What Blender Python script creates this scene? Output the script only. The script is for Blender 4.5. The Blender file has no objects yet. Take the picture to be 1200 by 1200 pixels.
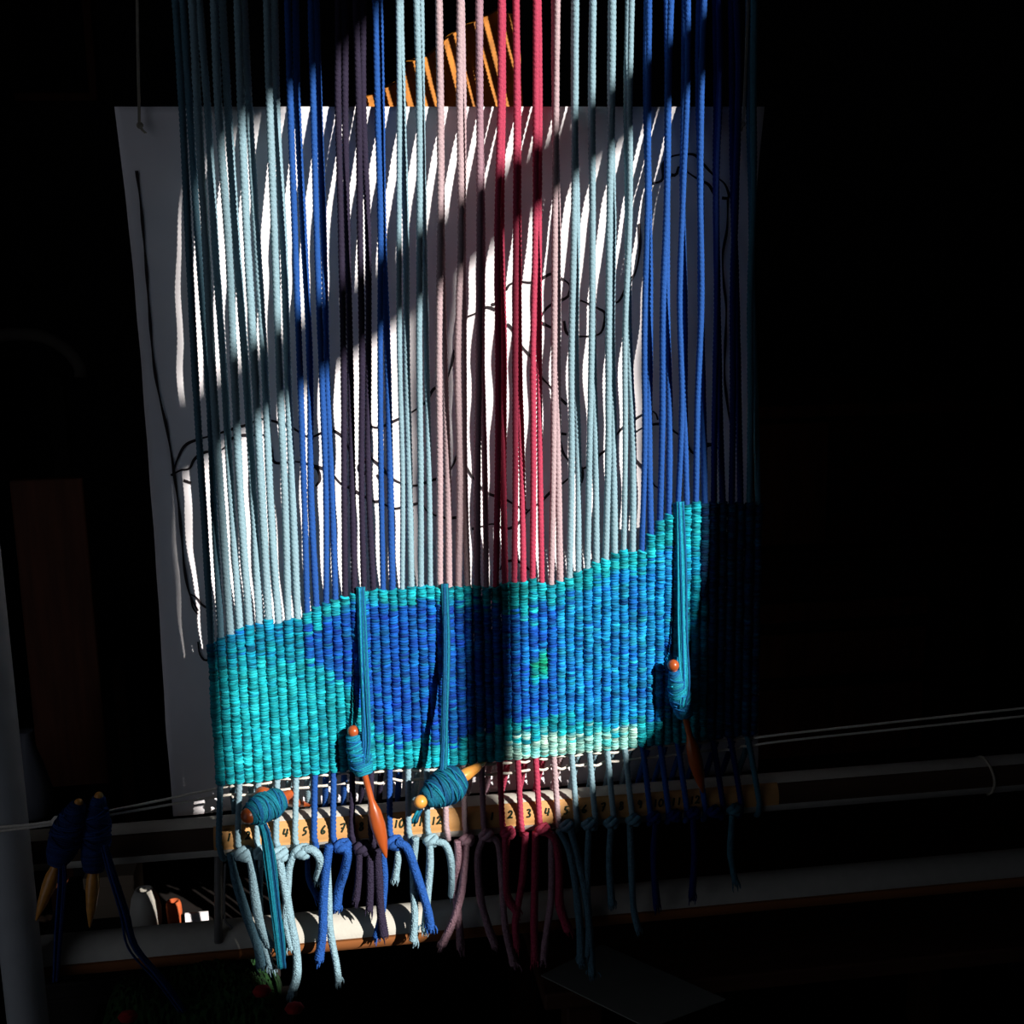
import bpy, bmesh, math, random
import numpy as np
from mathutils import Vector, Matrix

random.seed(7)
rng = np.random.default_rng(7)
scene = bpy.context.scene
col = scene.collection

# ------------------------------------------------------------------ camera
FPX = math.sqrt(-(10400 * 130 + (-475) * 7160))          # focal length in pixels of the 1200 px frame
def _n(v): v = np.array(v, float); return v / np.linalg.norm(v)
XC = _n((10400, -475, FPX)); ZC = -_n((130, 7160, FPX)); YC = np.cross(ZC, XC)
M = np.stack([XC, YC, ZC], axis=1)                       # world -> camera (right, down, forward)
ORIGIN = np.array([0.0, 0.0, 1.0])                       # middle of the warp plane (y = 0)
PXM = 0.0008                                             # metres per pixel on the warp plane
def ray(px, py): return np.array([(px - 600) / FPX, (py - 600) / FPX, 1.0])
CAM = ORIGIN - M.T @ (ray(565, 600) * FPX * PXM)
def W(px, py, Y=0.0):
    """point of the plane y = Y that stands at a place of the photograph"""
    d = M.T @ ray(px, py)
    return CAM + d * ((Y - CAM[1]) / d[1])
def WZ(px, py, Z):
    d = M.T @ ray(px, py)
    return CAM + d * ((Z - CAM[2]) / d[2])

cam_data = bpy.data.cameras.new('camera')
cam = bpy.data.objects.new('camera', cam_data); col.objects.link(cam)
cam_data.sensor_width = 36; cam_data.lens = FPX / 1200 * 36
cam_data.clip_start = 0.02
R3 = Matrix((M[0] * 1, -M[1], -M[2])).transposed()       # columns: right, up, back in world space
cam.matrix_world = Matrix.Translation(Vector(CAM)) @ R3.to_4x4()
scene.camera = cam

# ------------------------------------------------------------------ light
SUN = np.array([-0.70, 1.0, -0.62])                      # the way the sunlight travels
world = bpy.data.worlds.new('world'); scene.world = world; world.use_nodes = True
bg = world.node_tree.nodes['Background']
bg.inputs[0].default_value = (0.78, 0.85, 1.0, 1); bg.inputs[1].default_value = 0.25
sl = bpy.data.lights.new('sun', 'SUN'); sl.energy = 8.0; sl.angle = math.radians(0.53); sl.color = (1.0, 0.955, 0.89)
sun = bpy.data.objects.new('sun', sl); col.objects.link(sun)
sun.rotation_euler = Vector(SUN).to_track_quat('-Z', 'Y').to_euler(); sun.location = (3, -2, 4)
scene.view_settings.view_transform = 'Standard'; scene.view_settings.look = 'None'
scene.view_settings.gamma = 1; scene.view_settings.use_curve_mapping = False
scene.view_settings.exposure = 0.0

# ------------------------------------------------------------------ materials
def lin(c):
    c = np.array(c, float) / 255.0
    return np.where(c <= 0.04045, c / 12.92, ((c + 0.055) / 1.055) ** 2.4)
MATS = {}
def mat(name, rgb, rough=0.8, var=0.25, scale=60.0, bump=0.2, stretch=(1, 1, 1), attr=None, spec=0.3, bump_scale=None, coat=0.0, cells=False):
    if name in MATS: return MATS[name]
    m = bpy.data.materials.new(name); m.use_nodes = True
    nt = m.node_tree; N = nt.nodes; L = nt.links
    b = N['Principled BSDF']
    b.inputs['Roughness'].default_value = rough
    b.inputs['Specular IOR Level'].default_value = spec
    if coat: b.inputs['Coat Weight'].default_value = coat
    tc = N.new('ShaderNodeTexCoord'); mp = N.new('ShaderNodeMapping'); mp.inputs['Scale'].default_value = stretch
    L.new(tc.outputs['Object'], mp.inputs['Vector'])
    nz = N.new('ShaderNodeTexNoise'); nz.inputs['Scale'].default_value = scale; nz.inputs['Detail'].default_value = 4
    L.new(mp.outputs['Vector'], nz.inputs['Vector'])
    rp = N.new('ShaderNodeMapRange'); rp.inputs['From Min'].default_value = 0.3; rp.inputs['From Max'].default_value = 0.7
    rp.inputs['To Min'].default_value = 1 - var; rp.inputs['To Max'].default_value = 1 + var
    L.new(nz.outputs['Fac'], rp.inputs['Value'])
    mx = N.new('ShaderNodeMix'); mx.data_type = 'RGBA'; mx.blend_type = 'MULTIPLY'; mx.inputs['Factor'].default_value = 1
    if attr:
        at = N.new('ShaderNodeAttribute'); at.attribute_name = attr; L.new(at.outputs['Color'], mx.inputs['A'])
    else:
        c = lin(rgb); mx.inputs['A'].default_value = (c[0], c[1], c[2], 1)
    L.new(rp.outputs['Result'], mx.inputs['B'])
    L.new(mx.outputs['Result'], b.inputs['Base Color'])
    if bump:
        n2 = N.new('ShaderNodeTexVoronoi' if cells else 'ShaderNodeTexNoise'); n2.inputs['Scale'].default_value = bump_scale or scale * 3; n2.inputs['Detail'].default_value = 0 if cells else 3
        if cells: n2.distance = 'EUCLIDEAN'
        L.new(mp.outputs['Vector'], n2.inputs['Vector'])
        bp = N.new('ShaderNodeBump'); bp.inputs['Strength'].default_value = bump; bp.inputs['Distance'].default_value = 0.001
        bp.invert = cells; L.new(n2.outputs[0], bp.inputs['Height']); L.new(bp.outputs['Normal'], b.inputs['Normal'])
    MATS[name] = m
    return m
WARPC = {'light': (132, 162, 174), 'blue': (38, 80, 150), 'purple': (46, 40, 58), 'pale': (176, 152, 157),
         'mauve': (158, 124, 136), 'red': (170, 62, 86), 'navy': (18, 36, 92), 'slate': (84, 118, 134), 'teal': (58, 104, 120)}
for k, c in WARPC.items():
    mat('cotton_' + k, c, rough=0.9, var=0.16, scale=700, bump=0.6, bump_scale=1100, spec=0.1)
for k, c in WARPC.items():
    mat('knit_' + k, c, rough=0.92, var=0.2, scale=420, bump=0.9, bump_scale=640, spec=0.08, cells=True)
mat('weft', None, rough=0.85, var=0.6, scale=420, bump=0.7, stretch=(0.3, 0.3, 3.4), attr='Col', spec=0.15, bump_scale=900)
mat('yarn', None, rough=0.8, var=0.3, scale=700, bump=0.4, attr='Col', spec=0.2)
mat('paper', (234, 229, 232), rough=0.95, var=0.03, scale=30, bump=0.05, spec=0.1)
mat('ink', (38, 30, 34), rough=0.8, var=0.2, scale=200, bump=0)
mat('green_ink', (12, 34, 16), rough=0.7, var=0.2, scale=200, bump=0)
mat('pole_white', (188, 184, 174), rough=0.75, var=0.06, scale=90, bump=0.25, spec=0.25)
mat('tan_strip', (188, 140, 86), rough=0.6, var=0.08, scale=60, bump=0.1, stretch=(0.3, 1, 1), spec=0.3)
mat('brown_strip', (146, 90, 50), rough=0.6, var=0.1, scale=60, bump=0.1, stretch=(0.3, 1, 1))
mat('shade_strip', (66, 48, 36), rough=0.7, var=0.15, scale=60, bump=0.1, stretch=(0.3, 1, 1))  # strip colour with the shade past the number tape put in
mat('post_grey', (168, 170, 172), rough=0.75, var=0.06, scale=40, bump=0.15)
mat('bobbin_wood', (160, 74, 30), rough=0.35, var=0.22, scale=120, bump=0.08, stretch=(1, 1, 0.25), spec=0.5, coat=0.3)
mat('bobbin_light', (206, 140, 62), rough=0.35, var=0.18, scale=120, bump=0.08, stretch=(0.3, 1, 1), spec=0.5, coat=0.3)
mat('string_white', (226, 218, 206), rough=0.9, var=0.08, scale=400, bump=0.3, spec=0.1)
mat('string_grey', (150, 142, 128), rough=0.9, var=0.1, scale=400, bump=0.3, spec=0.1)
mat('amber_wood', (176, 108, 30), rough=0.5, var=0.35, scale=25, bump=0.1, stretch=(6, 6, 0.6))
mat('dark_wood', (70, 44, 30), rough=0.6, var=0.3, scale=20, bump=0.1, stretch=(0.4, 4, 4))
mat('black_wood', (24, 19, 17), rough=0.7, var=0.3, scale=20, bump=0.1, stretch=(0.4, 4, 4))
mat('mid_wood', (112, 62, 40), rough=0.6, var=0.3, scale=20, bump=0.1, stretch=(4, 4, 0.4))
mat('wall_paint', (44, 42, 44), rough=0.9, var=0.08, scale=5, bump=0.05)
mat('wall_pale', (150, 146, 140), rough=0.9, var=0.06, scale=5, bump=0.05)
mat('floor_wood', (40, 30, 24), rough=0.6, var=0.3, scale=8, bump=0.1, stretch=(0.5, 6, 1))
mat('frame_paint', (120, 112, 100), rough=0.7, var=0.1, scale=20, bump=0.1)
mat('china', (226, 220, 208), rough=0.4, var=0.03, scale=20, bump=0, spec=0.5)
mat('china_grey', (120, 122, 132), rough=0.5, var=0.03, scale=20, bump=0, spec=0.4)
mat('terracotta', (176, 84, 44), rough=0.8, var=0.15, scale=80, bump=0.15)
mat('card', (146, 128, 108), rough=0.9, var=0.06, scale=30, bump=0.05)
mat('card_grey', (116, 118, 112), rough=0.9, var=0.06, scale=30, bump=0.05)
mat('green_felt', (22, 56, 20), rough=0.95, var=0.5, scale=160, bump=0.8, bump_scale=500)
mat('red_felt', (126, 18, 22), rough=0.95, var=0.3, scale=160, bump=0.6)
mat('metal', (110, 108, 106), rough=0.4, var=0.08, scale=60, bump=0)
mat('dark_cloth', (26, 26, 32), rough=0.9, var=0.2, scale=30, bump=0.2)

# ------------------------------------------------------------------ mesh helpers
LOC = {}
def empty(name, loc):
    o = bpy.data.objects.new(name, None); o.empty_display_size = 0.03
    o.location = tuple(loc); col.objects.link(o); LOC[o.name] = np.array(loc, float); return o
def tag(o, label=None, cat=None, group=None, kind=None):
    if label: o['label'] = label
    if cat: o['category'] = cat
    if group: o['group'] = group
    if kind: o['kind'] = kind
    return o
def build(name, V, F, m, parent=None, smooth=True, colors=None, base=None):
    V = np.asarray(V, float)
    if base is None: base = V.mean(axis=0) if parent is None else np.array(LOC[parent.name])
    me = bpy.data.meshes.new(name)
    me.from_pydata((V - base).tolist(), [], F if isinstance(F, list) else F.tolist())
    if smooth: me.polygons.foreach_set('use_smooth', [True] * len(me.polygons))
    if colors is not None:
        a = me.color_attributes.new('Col', 'FLOAT_COLOR', 'POINT')
        c4 = np.ones((len(V), 4)); c4[:, :3] = colors
        a.data.foreach_set('color', c4.ravel())
    me.materials.append(MATS[m]); me.update()
    o = bpy.data.objects.new(name, me); col.objects.link(o)
    if parent is None: o.location = tuple(base)
    else: o.parent = parent
    LOC[o.name] = base
    return o
class MB:
    """collects pieces of one mesh"""
    def __init__(s): s.V = []; s.F = []; s.C = []; s.n = 0
    def add(s, V, F, C=None):
        V = np.asarray(V, float); s.V.append(V)
        s.F += [[i + s.n for i in f] for f in (F if isinstance(F, list) else F.tolist())]
        if C is not None: s.C.append(np.broadcast_to(C, (len(V), 3)))
        s.n += len(V); return s
    def build(s, name, m, parent=None, smooth=True):
        return build(name, np.concatenate(s.V), s.F, m, parent, smooth, np.concatenate(s.C) if s.C else None)
def grid_faces(nr, nc, closed=True, caps=True):
    i = np.arange(nr - 1)[:, None] * nc; j = np.arange(nc if closed else nc - 1)[None, :]
    j2 = (j + 1) % nc
    F = np.stack([i + j, i + j2, i + nc + j2, i + nc + j], axis=-1).reshape(-1, 4).tolist()
    if caps and closed:
        F.append(list(range(nc))[::-1]); F.append([(nr - 1) * nc + k for k in range(nc)])
    return F
def resample(P, step):
    """smooth curve through the points, sampled at even steps"""
    P = np.asarray(P, float)
    if len(P) > 2:
        Q = np.vstack([2 * P[0] - P[1], P, 2 * P[-1] - P[-2]]); out = []
        for a, b, c, d in zip(Q[:-3], Q[1:-2], Q[2:-1], Q[3:]):
            t = np.linspace(0, 1, 12, endpoint=False)[:, None]
            out.append(0.5 * ((2 * b) + (c - a) * t + (2 * a - 5 * b + 4 * c - d) * t ** 2 + (-a + 3 * b - 3 * c + d) * t ** 3))
        P = np.vstack(out + [P[-1:]])
    s = np.r_[0, np.cumsum(np.linalg.norm(np.diff(P, axis=0), axis=1))]
    n = max(2, int(s[-1] / step) + 1); t = np.linspace(0, s[-1], n)
    return np.stack([np.interp(t, s, P[:, k]) for k in range(3)], axis=1), t
def frames(P, hint=None):
    T = np.gradient(P, axis=0); T /= np.linalg.norm(T, axis=1)[:, None] + 1e-12
    h = np.array(hint if hint is not None else (0.0, 1.0, 0.0), float)
    if abs(T.mean(axis=0) @ h) > 0.85 * np.linalg.norm(T.mean(axis=0)): h = np.array((0.3, 0.1, 1.0)); h /= np.linalg.norm(h)
    A = np.cross(T, h); A /= np.linalg.norm(A, axis=1)[:, None] + 1e-12
    B = np.cross(A, T)
    return T, A, B
def tube(P, r, sides=8, step=0.003, lobes=0, turn=0.012, depth=0.16, wob=0.0, phase=0.0):
    P, s = resample(P, step)
    n = len(P); T, A, B = frames(P)
    th = np.linspace(0, 2 * math.pi, sides, endpoint=False)[None, :]
    rr = np.interp(np.linspace(0, 1, n), np.linspace(0, 1, len(r)), r)[:, None] if np.ndim(r) else np.full((n, 1), float(r))
    if wob:
        k = rng.normal(size=max(3, n // 10)); rr = rr * (1 + wob * np.interp(np.linspace(0, 1, n), np.linspace(0, 1, len(k)), k))[:, None]
    R = rr * np.ones_like(th)
    if lobes: R = rr * (1 - depth + depth * 2 * np.abs(np.cos(0.5 * lobes * (th - 2 * math.pi * s[:, None] / turn + phase))))
    V = P[:, None, :] + R[..., None] * (np.cos(th)[..., None] * A[:, None, :] + np.sin(th)[..., None] * B[:, None, :])
    return V.reshape(-1, 3), grid_faces(n, sides)
def lathe(p0, p1, prof, sides=18):
    """surface of revolution about p0 -> p1; prof is a list of (distance share, radius)"""
    p0 = np.asarray(p0, float); p1 = np.asarray(p1, float)
    ax = (p1 - p0); h = np.array((0, 1.0, 0)) if abs(_n(ax)[1]) < 0.9 else np.array((1.0, 0, 0))
    A = _n(np.cross(ax, h)); B = _n(np.cross(A, ax))
    th = np.linspace(0, 2 * math.pi, sides, endpoint=False)
    V = [p0 + ax * t + r * (math.cos(a) * A + math.sin(a) * B) for t, r in prof for a in th]
    return np.array(V), grid_faces(len(prof), sides)
def box(p0, p1):
    (x0, y0, z0), (x1, y1, z1) = p0, p1
    V = [(x, y, z) for x in (x0, x1) for y in (y0, y1) for z in (z0, z1)]
    return np.array(V, float), [[0, 1, 3, 2], [4, 6, 7, 5], [0, 4, 5, 1], [2, 3, 7, 6], [0, 2, 6, 4], [1, 5, 7, 3]]
def bevel(o, w=0.002, seg=2):
    b = o.modifiers.new('bevel', 'BEVEL'); b.width = w; b.segments = seg; b.limit_method = 'ANGLE'; return o
def shade_flat(o):
    o.data.polygons.foreach_set('use_smooth', [False] * len(o.data.polygons)); return o
def boxo(name, p0, p1, m, parent=None, bw=0.003):
    a = np.minimum(p0, p1); b = np.maximum(p0, p1)
    V, F = box(a, b); o = build(name, V, F, m, parent, smooth=False)
    if bw: bevel(o, bw)
    return o

# ================================================================== the room
FLOOR = 0.0; CEIL = 2.75; XW = 1.0; XL = -1.2; YB = 1.75; YF = -2.6
tag(boxo('floor', (XL, YF, -0.05), (XW, YB, FLOOR), 'floor_wood', bw=0), kind='structure')
tag(boxo('ceiling', (XL, YF, CEIL), (XW + 0.1, YB, CEIL + 0.05), 'wall_paint', bw=0), kind='structure')
tag(boxo('wall_back', (XL - 0.05, YB, FLOOR), (XW + 0.05, YB + 0.05, CEIL), 'wall_paint', bw=0), kind='structure')
# left-hand wall, with an unseen door-sized gap added for dim fill daylight
wl = MB()
for y0, y1, z0, z1 in ((YF, -1.65, FLOOR, CEIL), (-0.45, YB, FLOOR, CEIL), (-1.65, -0.45, 2.1, CEIL)):
    V, F = box((XL - 0.05, y0, z0), (XL, y1, z1)); wl.add(V, F)
tag(wl.build('wall_left', 'wall_paint', smooth=False), kind='structure')
tag(boxo('wall_front', (XL - 0.05, YF - 0.05, FLOOR), (XW + 0.05, YF, CEIL), 'wall_paint', bw=0), kind='structure')

# unseen right-hand wall, with a hole cut to shape the patch of sun
def to_wall(px, py, x=XW):
    p = W(px, py, 0.0); s = -SUN
    return p + s * ((x - p[0]) / s[0])
HOLE = [(243, 212), (256, 172), (290, 132), (342, 108), (397, 62), (442, 10), (480, -30), (560, -120), (834, -120), (833, 300),
        (829, 600), (826, 668), (812, 712), (792, 790), (770, 850), (732, 890), (692, 925), (658, 952), (606, 984), (562, 1004), (548, 1050), (512, 1104),
        (470, 1130), (380, 1150), (306, 1150), (284, 1060), (270, 990), (265, 940), (258, 900), (256, 760), (256, 540), (252, 320)]
hole = [to_wall(*p) for p in HOLE]
bm = bmesh.new()
outer = [(XW, YF, FLOOR), (XW, YB, FLOOR), (XW, YB, CEIL), (XW, YF, CEIL)]
ed = []
for loop in (outer, hole):
    vs = [bm.verts.new(tuple(p)) for p in loop]
    for a, b in zip(vs, vs[1:] + vs[:1]): ed.append(bm.edges.new((a, b)))
bmesh.ops.triangle_fill(bm, use_beauty=True, edges=ed, normal=(1, 0, 0))
me = bpy.data.meshes.new('wall_right'); bm.to_mesh(me); bm.free(); me.materials.append(MATS['wall_paint'])
wr = bpy.data.objects.new('wall_right', me); col.objects.link(wr); tag(wr, kind='structure')
sd = wr.modifiers.new('thickness', 'SOLIDIFY'); sd.thickness = 0.012; sd.offset = 0
def wall_bar(name, pts, m='frame_paint', thick=0.012):
    """an added flat bar across the hole, outlined to cast a shadow band"""
    a = [to_wall(*p, x=XW - thick / 2) for p in pts]; b = [p + np.array((thick, 0, 0)) for p in a]; n = len(a)
    F = [list(range(n))[::-1], [n + i for i in range(n)]] + [[i, (i + 1) % n, n + (i + 1) % n, n + i] for i in range(n)]
    return tag(build(name, np.array(a + b), F, m, smooth=False), kind='structure')
wall_bar('shade_bar_1', [(870, -22), (700, 112), (490, 266), (320, 384), (215, 444), (205, 545), (250, 522), (320, 470), (490, 349), (700, 178), (870, 48)])  # added to shape the diagonal shadow band
wall_bar('shade_bar_2', [(540, 280), (588, 250), (588, 700), (586, 900), (580, 1040), (524, 1080), (534, 900), (537, 700)])  # added to shape the upright shadow band

# ================================================================== loom
BR = 0.0193                                              # radius of the crossbars
by = 0.0190
b_mid = W(450, 964, by); l_mid = W(450, 1084, 0.030)
xl = W(6, 900, 0)[0]; xr = W(1262, 900, 0)[0]
top_mid = W(560, -190, 0.012)
loom = tag(empty('tapestry_loom', (b_mid[0], 0.03, 0.0)), 'whitewashed pole loom with numbered crossbar and grey upright', 'loom')
def pole(name, a, b, r, m, parent, flat=True):
    prof = [(0, 0), (0, r * 0.9), (0.003, r), (0.997, r), (1, r * 0.9), (1, 0)]
    V, F = lathe(a, b, prof, 40); return build(name, V, F, m, parent)
ul = pole('upright', (xl, -0.012, 0.0), (xl, -0.012, W(8, 150, -0.012)[2]), 0.0185, 'post_grey', loom)
capz = W(8, 150, -0.012)[2]
V, F = lathe((xl, -0.012, capz), (xl + 0.001, -0.012, W(10, 108, -0.012)[2]), [(0, 0.0), (0, .0195), (0.12, .0195), (0.55, .016), (0.85, .009), (1, .003), (1, 0)], 24)
build('cap', V, F, 'post_grey', loom)
pole('upright', (xr, 0.012, 0.0), (xr, 0.012, top_mid[2] + 0.15), 0.0185, 'post_grey', loom)
front = pole('numbered_beam', (xl - 0.02, by, b_mid[2]), (xr + 0.04, by, b_mid[2]), BR, 'pole_white', loom)
front['label'] = 'pale crossbar with a tan strip of handwritten numbers'
lower = pole('lower_beam', (xl - 0.02, l_mid[1], l_mid[2]), (xr + 0.04, l_mid[1], l_mid[2]), BR * 1.02, 'pole_white', loom)
pole('top_beam', (xl - 0.02, 0.010, top_mid[2]), (xr + 0.04, 0.010, top_mid[2]), 0.018, 'pole_white', loom)
def strip(name, axis_y, axis_z, r, x0, x1, a0, a1, m, parent):
    """a strip stuck along a pole: angles from straight up, towards the viewer"""
    na = 8; V = []; xs = np.linspace(x0, x1, 40)
    for rr in (r + 0.0007, r - 0.0006):
        for x in xs:
            for a in np.linspace(math.radians(a0), math.radians(a1), na):
                V.append((x, axis_y - rr * math.sin(a), axis_z + rr * math.cos(a)))
    n = len(xs); F = grid_faces(n, na, closed=False); k = n * na
    F = F + [[i + k for i in f][::-1] for f in F]
    F += [[i * na, (i + 1) * na, (i + 1) * na + k, i * na + k][::-1] for i in range(n - 1)]
    F += [[i * na + na - 1, (i + 1) * na + na - 1, (i + 1) * na + na - 1 + k, i * na + na - 1 + k] for i in range(n - 1)]
    return build(name, V, F, m, parent)
strip('bare_strip', by, b_mid[2], BR - 0.0004, xl - 0.015, xr + 0.03, 40, 106, 'shade_strip', front)  # darkened in colour for the shade towards the ends of the bar
strip('number_strip', by, b_mid[2], BR, W(252, 970, by)[0], W(905, 930, by)[0], 38, 107, 'tan_strip', front)
strip('bare_strip', l_mid[1], l_mid[2], BR * 1.02, xl - 0.015, xr + 0.03, 91, 150, 'brown_strip', lower)
# a metal rod with a wire hook between the two crossbars on the left
rod_t = W(256, 996, 0.016); rod_b = W(256, 1104, 0.012)
V, F = tube([rod_t, rod_b], 0.0042, sides=10, step=0.02); build('support_rod', V, F, 'metal', loom)
V, F = tube([W(264, 1012, -0.012), W(263, 1050, -0.012), W(264, 1078, -0.012), W(272, 1088, -0.012)], 0.0011, sides=8, step=0.003); build('wire_hook', V, F, 'metal', loom)

# handwritten numbers on the strip
DIG = {'0': [[(.5, 1), (.15, .7), (.1, .3), (.4, 0), (.8, .25), (.85, .7), (.5, 1)]], '1': [[(.55, 1), (.45, 0)]],
       '2': [[(.1, .75), (.4, 1), (.75, .8), (.5, .4), (.05, .05), (.4, .15), (.95, .1)]], '3': [[(.1, .9), (.5, 1), (.7, .8), (.4, .55), (.75, .35), (.6, .05), (.1, .05)]],
       '4': [[(.2, 1), (.05, .4), (.5, .35), (.9, .5)], [(.75, .95), (.6, 0)]], '5': [[(.4, .95), (.3, .6), (.7, .5), (.7, .2), (.2, 0)], [(.4, .95), (.95, 1)]],
       '6': [[(.75, 1), (.3, .65), (.1, .25), (.4, 0), (.75, .2), (.4, .4), (.15, .25)]], '7': [[(.05, .95), (.85, 1), (.4, 0)], [(.3, .5), (.8, .55)]],
       '8': [[(.75, .85), (.4, 1), (.2, .75), (.75, .3), (.5, 0), (.15, .2), (.75, .85)]], '9': [[(.8, .8), (.4, 1), (.15, .7), (.45, .5), (.8, .8), (.6, 0)]]}
def front_px(k): return 256 + 22.45 * k - 0.022 * k * k   # where front warp k crosses the beam
def on_beam(x, a, lift=0.0012):
    a = math.radians(a); rr = BR + lift
    return np.array((x, by - rr * math.sin(a), b_mid[2] + rr * math.cos(a)))
def number_mark(txt, x):
    mb = MB(); wch = 0.0056
    for ci, ch in enumerate(txt):
        for st in DIG[ch]:
            P = []
            for u, v in st:
                P.append(on_beam(x + (ci - (len(txt) - 1) / 2) * wch + (u - 0.5) * 0.0050 + (v - .5) * .0012, 81 - v * 21))
            V, F = tube(np.array(P), 0.0009, sides=6, step=0.0008); mb.add(V, F)
    return mb.build('number_mark', 'green_ink', front)
for k in range(0, 12): number_mark(str(k + 1), W(front_px(k) + 11.5, 967, 0)[0])
for k in range(14, 26): number_mark(str(k - 13), W(front_px(k) + 10.5, 950, 0)[0])

# ================================================================== tapestry
tap = tag(empty('tapestry', W(565, 900, 0)), 'half-woven turquoise and blue tapestry with rainbow-coloured warp threads on the loom', 'tapestry')
TOPX = [212, 233, 258, 284, 317, 342, 368, 397, 420, 442, 467, 491, 514, 539, 561, 587, 605, 628, 651, 673, 695, 716, 738, 760, 783, 803, 822, 842, 863, 883]
NP = 30; NC = 60
x_left = W(251, 800)[0]; x_right = W(884, 800)[0]; PITCH = (x_right - x_left) / (NC - 1)
CX = x_left + PITCH * np.arange(NC)
top_edge = [(240, 756), (256, 745), (268, 740), (282, 733), (292, 729), (303, 727), (314, 724), (326, 728), (340, 723), (351, 721), (363, 714), (374, 707), (386, 703),
            (398, 697), (412, 693), (426, 689), (440, 687), (456, 686), (470, 688), (486, 685), (502, 684), (520, 686), (540, 682), (560, 684), (576, 686), (592, 680),
            (612, 678), (626, 677), (640, 683), (656, 681), (668, 675), (686, 664), (700, 657), (712, 650), (726, 645), (744, 644), (752, 643), (760, 630), (769, 609),
            (782, 605), (792, 589), (803, 590), (816, 586), (836, 588), (890, 588)]
bot_edge = [(240, 921), (300, 916), (340, 910), (400, 904), (450, 901), (500, 899), (560, 894), (600, 890), (650, 885), (700, 880), (740, 876), (890, 860)]
def edge_z(x, edge):
    pts = np.array([W(*p) for p in edge]); return float(np.interp(x, pts[:, 0], pts[:, 2]))
def to_px(p):
    c = M @ (np.asarray(p) - CAM); return 600 + FPX * c[0] / c[2], 600 + FPX * c[1] / c[2]
ZT = np.array([edge_z(x, top_edge) + rng.normal() * 0.0008 for x in CX]); ZB = np.array([edge_z(x, bot_edge) for x in CX])
COLR = ['slate'] + ['light'] * 4 + ['blue', 'blue', 'purple', 'purple', 'blue', 'light', 'light', 'pale', 'pale', 'mauve', 'red', 'red', 'red', 'pale'] + ['light'] * 4 + ['blue'] * 4 + ['navy', 'navy', 'teal']

# yarn colours across the cloth (picked by pick, with shade mixed in at the right edge)
TEAL = lin((16, 152, 164)); TEAL2 = lin((40, 180, 184)); DTEAL = lin((10, 108, 142)); BLUE = lin((16, 78, 170)); DBLUE = lin((18, 48, 150))
CYAN = lin((14, 132, 184)); GREEN = lin((16, 150, 110)); PALE = lin((166, 200, 186)); SEA = lin((12, 100, 104)); SHADE_NAVY = lin((8, 34, 74))
LBOT = [(240, 760), (352, 762), (366, 776), (385, 792), (410, 808), (432, 850), (450, 870), (500, 868), (560, 864), (590, 848), (640, 838), (700, 850), (760, 845), (900, 840)]
LTOP = [(240, 770), (352, 742), (366, 738), (390, 722), (410, 712), (440, 708), (500, 706), (560, 706), (590, 716), (620, 722), (650, 706), (700, 680), (752, 664), (790, 640), (900, 620)]
la = np.array(LTOP, float); lb = np.array(LBOT, float)
def mixc(*cw):
    w = np.array([max(0.02, k * rng.uniform(0.1, 1.0) ** 2) for _, k in cw]); w /= w.sum()
    return sum(c * k for (c, _), k in zip(cw, w))
def weft_colour(px, py, zb_px):
    py2 = py + rng.normal() * 6
    t = np.interp(px, la[:, 0], la[:, 1]); b = np.interp(px, lb[:, 0], lb[:, 1])
    if px > 826: return mixc((SHADE_NAVY, 3), (DTEAL * 0.5, 1))  # past the sun patch: yarn darkened, shade put into its colour
    if px < 352:
        if py2 < 776: return mixc((TEAL, 2), (DTEAL, 3), (BLUE, 0.6))
        return mixc((TEAL, 3), (TEAL2, 1.6), (DTEAL, 1))
    if 588 < px < 748 and py2 > zb_px - 22: return mixc((PALE, 3), (TEAL2, 1))
    if abs(px - 634) < 13 and abs(py + (px - 634) * 0.9 - 783) < 15: return mixc((GREEN, 3), (CYAN, 1))
    if py2 < t or py2 > b:
        if 575 < px < 625 and py < 725: return mixc((SEA, 3), (TEAL, 1))
        return mixc((TEAL, 3), (TEAL2, 1), (DTEAL, 1.5))
    if px < 600: return mixc((BLUE, 3), (DBLUE, 2), (DTEAL, 1.6))
    if px < 650: return mixc((BLUE, 3), (DBLUE, 1.4), (CYAN, 1.6))
    if px < 792: return mixc((CYAN, 3), (BLUE, 3), (TEAL2, 0.8))
    return mixc((TEAL, 3), (CYAN, 2), (DTEAL, 1))

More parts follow.
